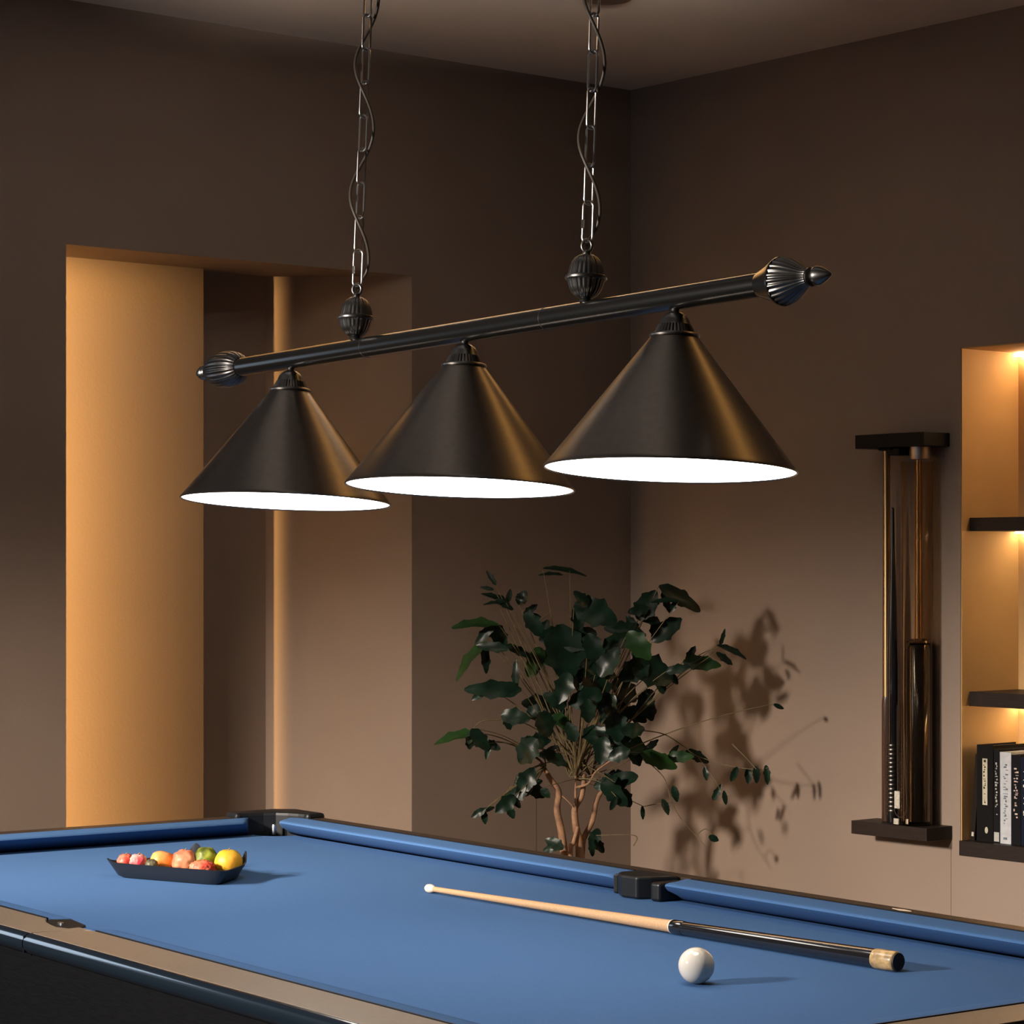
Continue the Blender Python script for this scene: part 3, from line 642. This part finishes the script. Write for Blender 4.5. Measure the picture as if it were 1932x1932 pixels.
fo2 = fol_b.build('bright_foliage', M['leaf_b'], plant, autosmooth=80); fo2['label'] = 'brighter green leaves'
st = MB()
def stem(pts, r0, r1):
    P = [PP(*p[:2], PD + (p[2] if len(p) > 2 else 0)) for p in pts]; out = []
    for i in range(len(P) - 1):
        p0 = P[max(i - 1, 0)]; p1 = P[i]; p2 = P[i + 1]; p3 = P[min(i + 2, len(P) - 1)]
        for k in range(6):
            t = k / 6; out.append(.5 * ((2 * p1) + (p2 - p0) * t + (2 * p0 - 5 * p1 + 4 * p2 - p3) * t * t + (3 * p1 - p0 - 3 * p2 + p3) * t ** 3))
    out.append(P[-1]); n_ = len(out)
    return out, [r0 + (r1 - r0) * k / (n_ - 1) for k in range(n_)]
base_y = 1064 + (EYE - .34) * 4755 / PD
for pts, r0, r1 in [
    ([(1078, base_y), (1066, 1625), (1059, 1568), (1051, 1528), (1054, 1494), (1040, 1472), (1020, 1440, .02)], .013, .007),
    ([(1090, base_y), (1094, 1620), (1091, 1582), (1086, 1555), (1085, 1525), (1098, 1500), (1102, 1460)], .014, .007),
    ([(1092, base_y), (1098, 1600, .02), (1104, 1576, .03), (1118, 1548, .04), (1127, 1508, .04), (1150, 1470, .03)], .011, .006),
    ([(1084, base_y), (1076, 1610, -.02), (1082, 1590, -.02), (1090, 1560, -.01)], .009, .005),
    ([(1086, 1530, -.01), (1086, 1487, -.015), (1088, 1450, -.02), (1100, 1400, -.02)], .004, .003),
    ([(1086, 1486, -.015), (1110, 1478, -.02), (1125, 1455, -.02), (1160, 1430, -.02)], .004, .0025),
    ([(1059, 1500), (1075, 1515, -.01), (1086, 1528, -.01)], .002, .002)]:
    p, rr = stem(pts, r0, r1); st.tube(p, rr, 12)
st.build('trunk', M['bark'], plant)
hubs = [PP(1086, 1470, PD - .01), PP(1100, 1455, PD), PP(1074, 1465, PD + .01), PP(1115, 1465, PD + .02), PP(1092, 1440, PD - .02)]
for i, (b_, px, py) in enumerate(tips):
    if py > 1545 or (px > 1250 and py > 1400): continue
    if i % 5 in (1, 3) and py < 1400 and abs(px - 1085) < 120: continue
    h_ = hubs[i % 5]
    if px < 1015: h_ = PP(1030, 1445, PD + .01) if py > 1380 else h_
    mid = h_.lerp(b_, .5) + Vector((0, 0, .05 if py < 1480 else .01)) + Vector((rl.uniform(-.01, .01), 0, 0)); pts_ = []
    for k in range(9):
        t = k / 8; pts_.append((1 - t)**2 * h_ + 2 * t * (1 - t) * mid + t * t * b_)
    twigs.tube(pts_, [.0022 - .0012 * k / 8 for k in range(9)], 6)
def vine(pts, r=.0012):
    p, rr = stem([cp(a_, b_) + (o_,) for a_, b_, o_ in pts], r * 1.4, r * .8); twigs.tube(p, rr, 6)
vine([(800, 1130, 0), (1000, 1060, .0), (1110, 1020, .02), (1230, 1110, .06), (1270, 1230, .07), (1320, 1320, .07), (1390, 1400, .06), (1440, 1455, .05)])
vine([(1390, 1400, .06), (1440, 1368, .06), (1475, 1405, .05)]); vine([(1270, 1235, .07), (1200, 1245, .07), (1130, 1258, .07)]); vine([(1100, 880, .0), (1230, 900, .03), (1330, 960, .04), (1400, 1010, .05), (1570, 1060, .02), (1700, 1075, -.03), (1750, 1065, -.05)])
vine([(1570, 950, -.02), (1640, 1020, -.04), (1690, 1075, -.05)]); vine([(1400, 1010, .05), (1480, 1120, .03), (1510, 1175, -.02)]); vine([(850, 1120, 0), (700, 1040, .0), (560, 1080, -.03), (480, 1160, -.08)]); vine([(480, 1160, -.08), (420, 1240, -.1), (340, 1290, -.1)])
vine([(1085, 1450, .0), (1090, 1400, -.02), (900, 1400, 0)])
vine([(775, 360, -.05), (772, 200, -.05), (770, 95, -.05)], .0008); vine([(620, 340, -.1), (700, 285, -.08), (765, 300, -.06)], .0008); vine([(430, 830, -.1), (330, 840, -.12), (285, 900, -.12), (290, 940, -.12)], .0014)
vine([(1230, 640, .02), (1330, 560, .04), (1440, 495, .04), (1500, 480, .03)])
tw = twigs.build('branches', M['stemm'], plant)

# ------------------------------------------------------------------ light
world = bpy.data.worlds.new('room_ambience'); SC.world = world; world.use_nodes = True
bg = world.node_tree.nodes['Background']; bg.inputs['Color'].default_value = (1, .80, .62, 1); bg.inputs['Strength'].default_value = .022
def light(kind, name, loc, tgt, energy, col, **k):
    d_ = bpy.data.lights.new(name, kind); d_.energy = energy; d_.color = col
    for kk, vv in k.items(): setattr(d_, kk, vv)
    o_ = bpy.data.objects.new(name, d_); COL.objects.link(o_); o_.location = loc
    o_.rotation_euler = (Vector(tgt) - Vector(loc)).to_track_quat('-Z', 'Y').to_euler(); return o_
KP = (-3.2, 3.4, 2.15)
ws = light('SPOT', 'wall_spotlight', KP, (1.16, 7.6, -.42), 1560, (1, .86, .72), spot_size=math.radians(36), spot_blend=1.0, shadow_soft_size=.17)
ws.scale = (1.5, 1, 1)
light('SPOT', 'table_spotlight', (-3.3, 2.40, 2.15), (.2, 4.1, .8), 1000, (1, .92, .84), spot_size=math.radians(52), spot_blend=.8, shadow_soft_size=.10)
def wl(frame, p): return frame @ Vector(p)
light('AREA', 'recess_light', wl(FL, (3.05, .065, 1.2)), wl(FL, (1.55, .065 + 1.5 * math.tan(math.radians(11.1)), 1.2)), 16.5, (1, .575, .20), shape='RECTANGLE', size=.03, size_y=2.1, spread=math.radians(11))
light('AREA', 'recess_fill', wl(FL, (2.25, .09, 1.1)), wl(FL, (1.05, .14, 1.1)), .8, (1, .56, .24), shape='RECTANGLE', size=.10, size_y=1.6, spread=math.radians(70))  # added fill that spreads orange over the jamb
# added lights for shade, bar and trim reflections, plus uplight; all outside the picture
def strip(name, c, w_, l_, energy, col, spread=160):
    o_ = light('AREA', name, c, (c[0], c[1], 0), energy, col, shape='RECTANGLE', size=w_, size_y=l_, spread=math.radians(spread))
    o_.rotation_euler = (0, 0, math.atan2(-.774, .632) - PI / 2); return o_
strip('shade_streak_fill', (.82, 4.62, CEIL - .03), .14, 2.0, 3.6, (1, .52, .14), 110)  # added warm light for the orange streak on the shades
strip('shade_sheen_fill', (-.38, 3.98, CEIL - .03), .22, 2.0, .36, (1, .90, .80), 110)  # added neutral light for the grey sheen on the shades
b_ = light('AREA', 'bar_rim_fill', (-.1, 6.35, CEIL - .05), (-.1, 4.0, 1.75), 2.4, (1, .48, .12), shape='RECTANGLE', size=2.4, size_y=.22, spread=math.radians(80))  # added warm light behind the lamp, rims the bar top in orange
light('AREA', 'cool_trim_fill', (-2.86, 5.30, 1.65), (.6, 4.4, .8), 4.5, (.66, .82, 1.0), shape='RECTANGLE', size=.6, size_y=.8)  # added cool light, no window here; gives the edge trim its bluish line
light('AREA', 'ceiling_fill', (-.1, 5.4, 2.68), (-.1 + .02, 6.4, 2.68 + math.tan(math.radians(25))), 8.5, (1, .92, .84), shape='RECTANGLE', size=1.6, size_y=.06, spread=math.radians(40))  # added unseen light that brightens the ceiling

# ------------------------------------------------------------------ camera
cam = bpy.data.cameras.new('camera'); cam.sensor_width = 36; cam.lens = 36 * 4755 / 1932; cam.shift_y = 98 / 1932; cam.clip_start = .05
co = bpy.data.objects.new('camera', cam); COL.objects.link(co); co.location = (0, 0, EYE); co.rotation_euler = (PI / 2, 0, 0); SC.camera = co
SC.view_settings.view_transform = 'Standard'; SC.view_settings.look = 'None'; SC.view_settings.gamma = 1; SC.view_settings.exposure = 0; SC.view_settings.use_curve_mapping = False
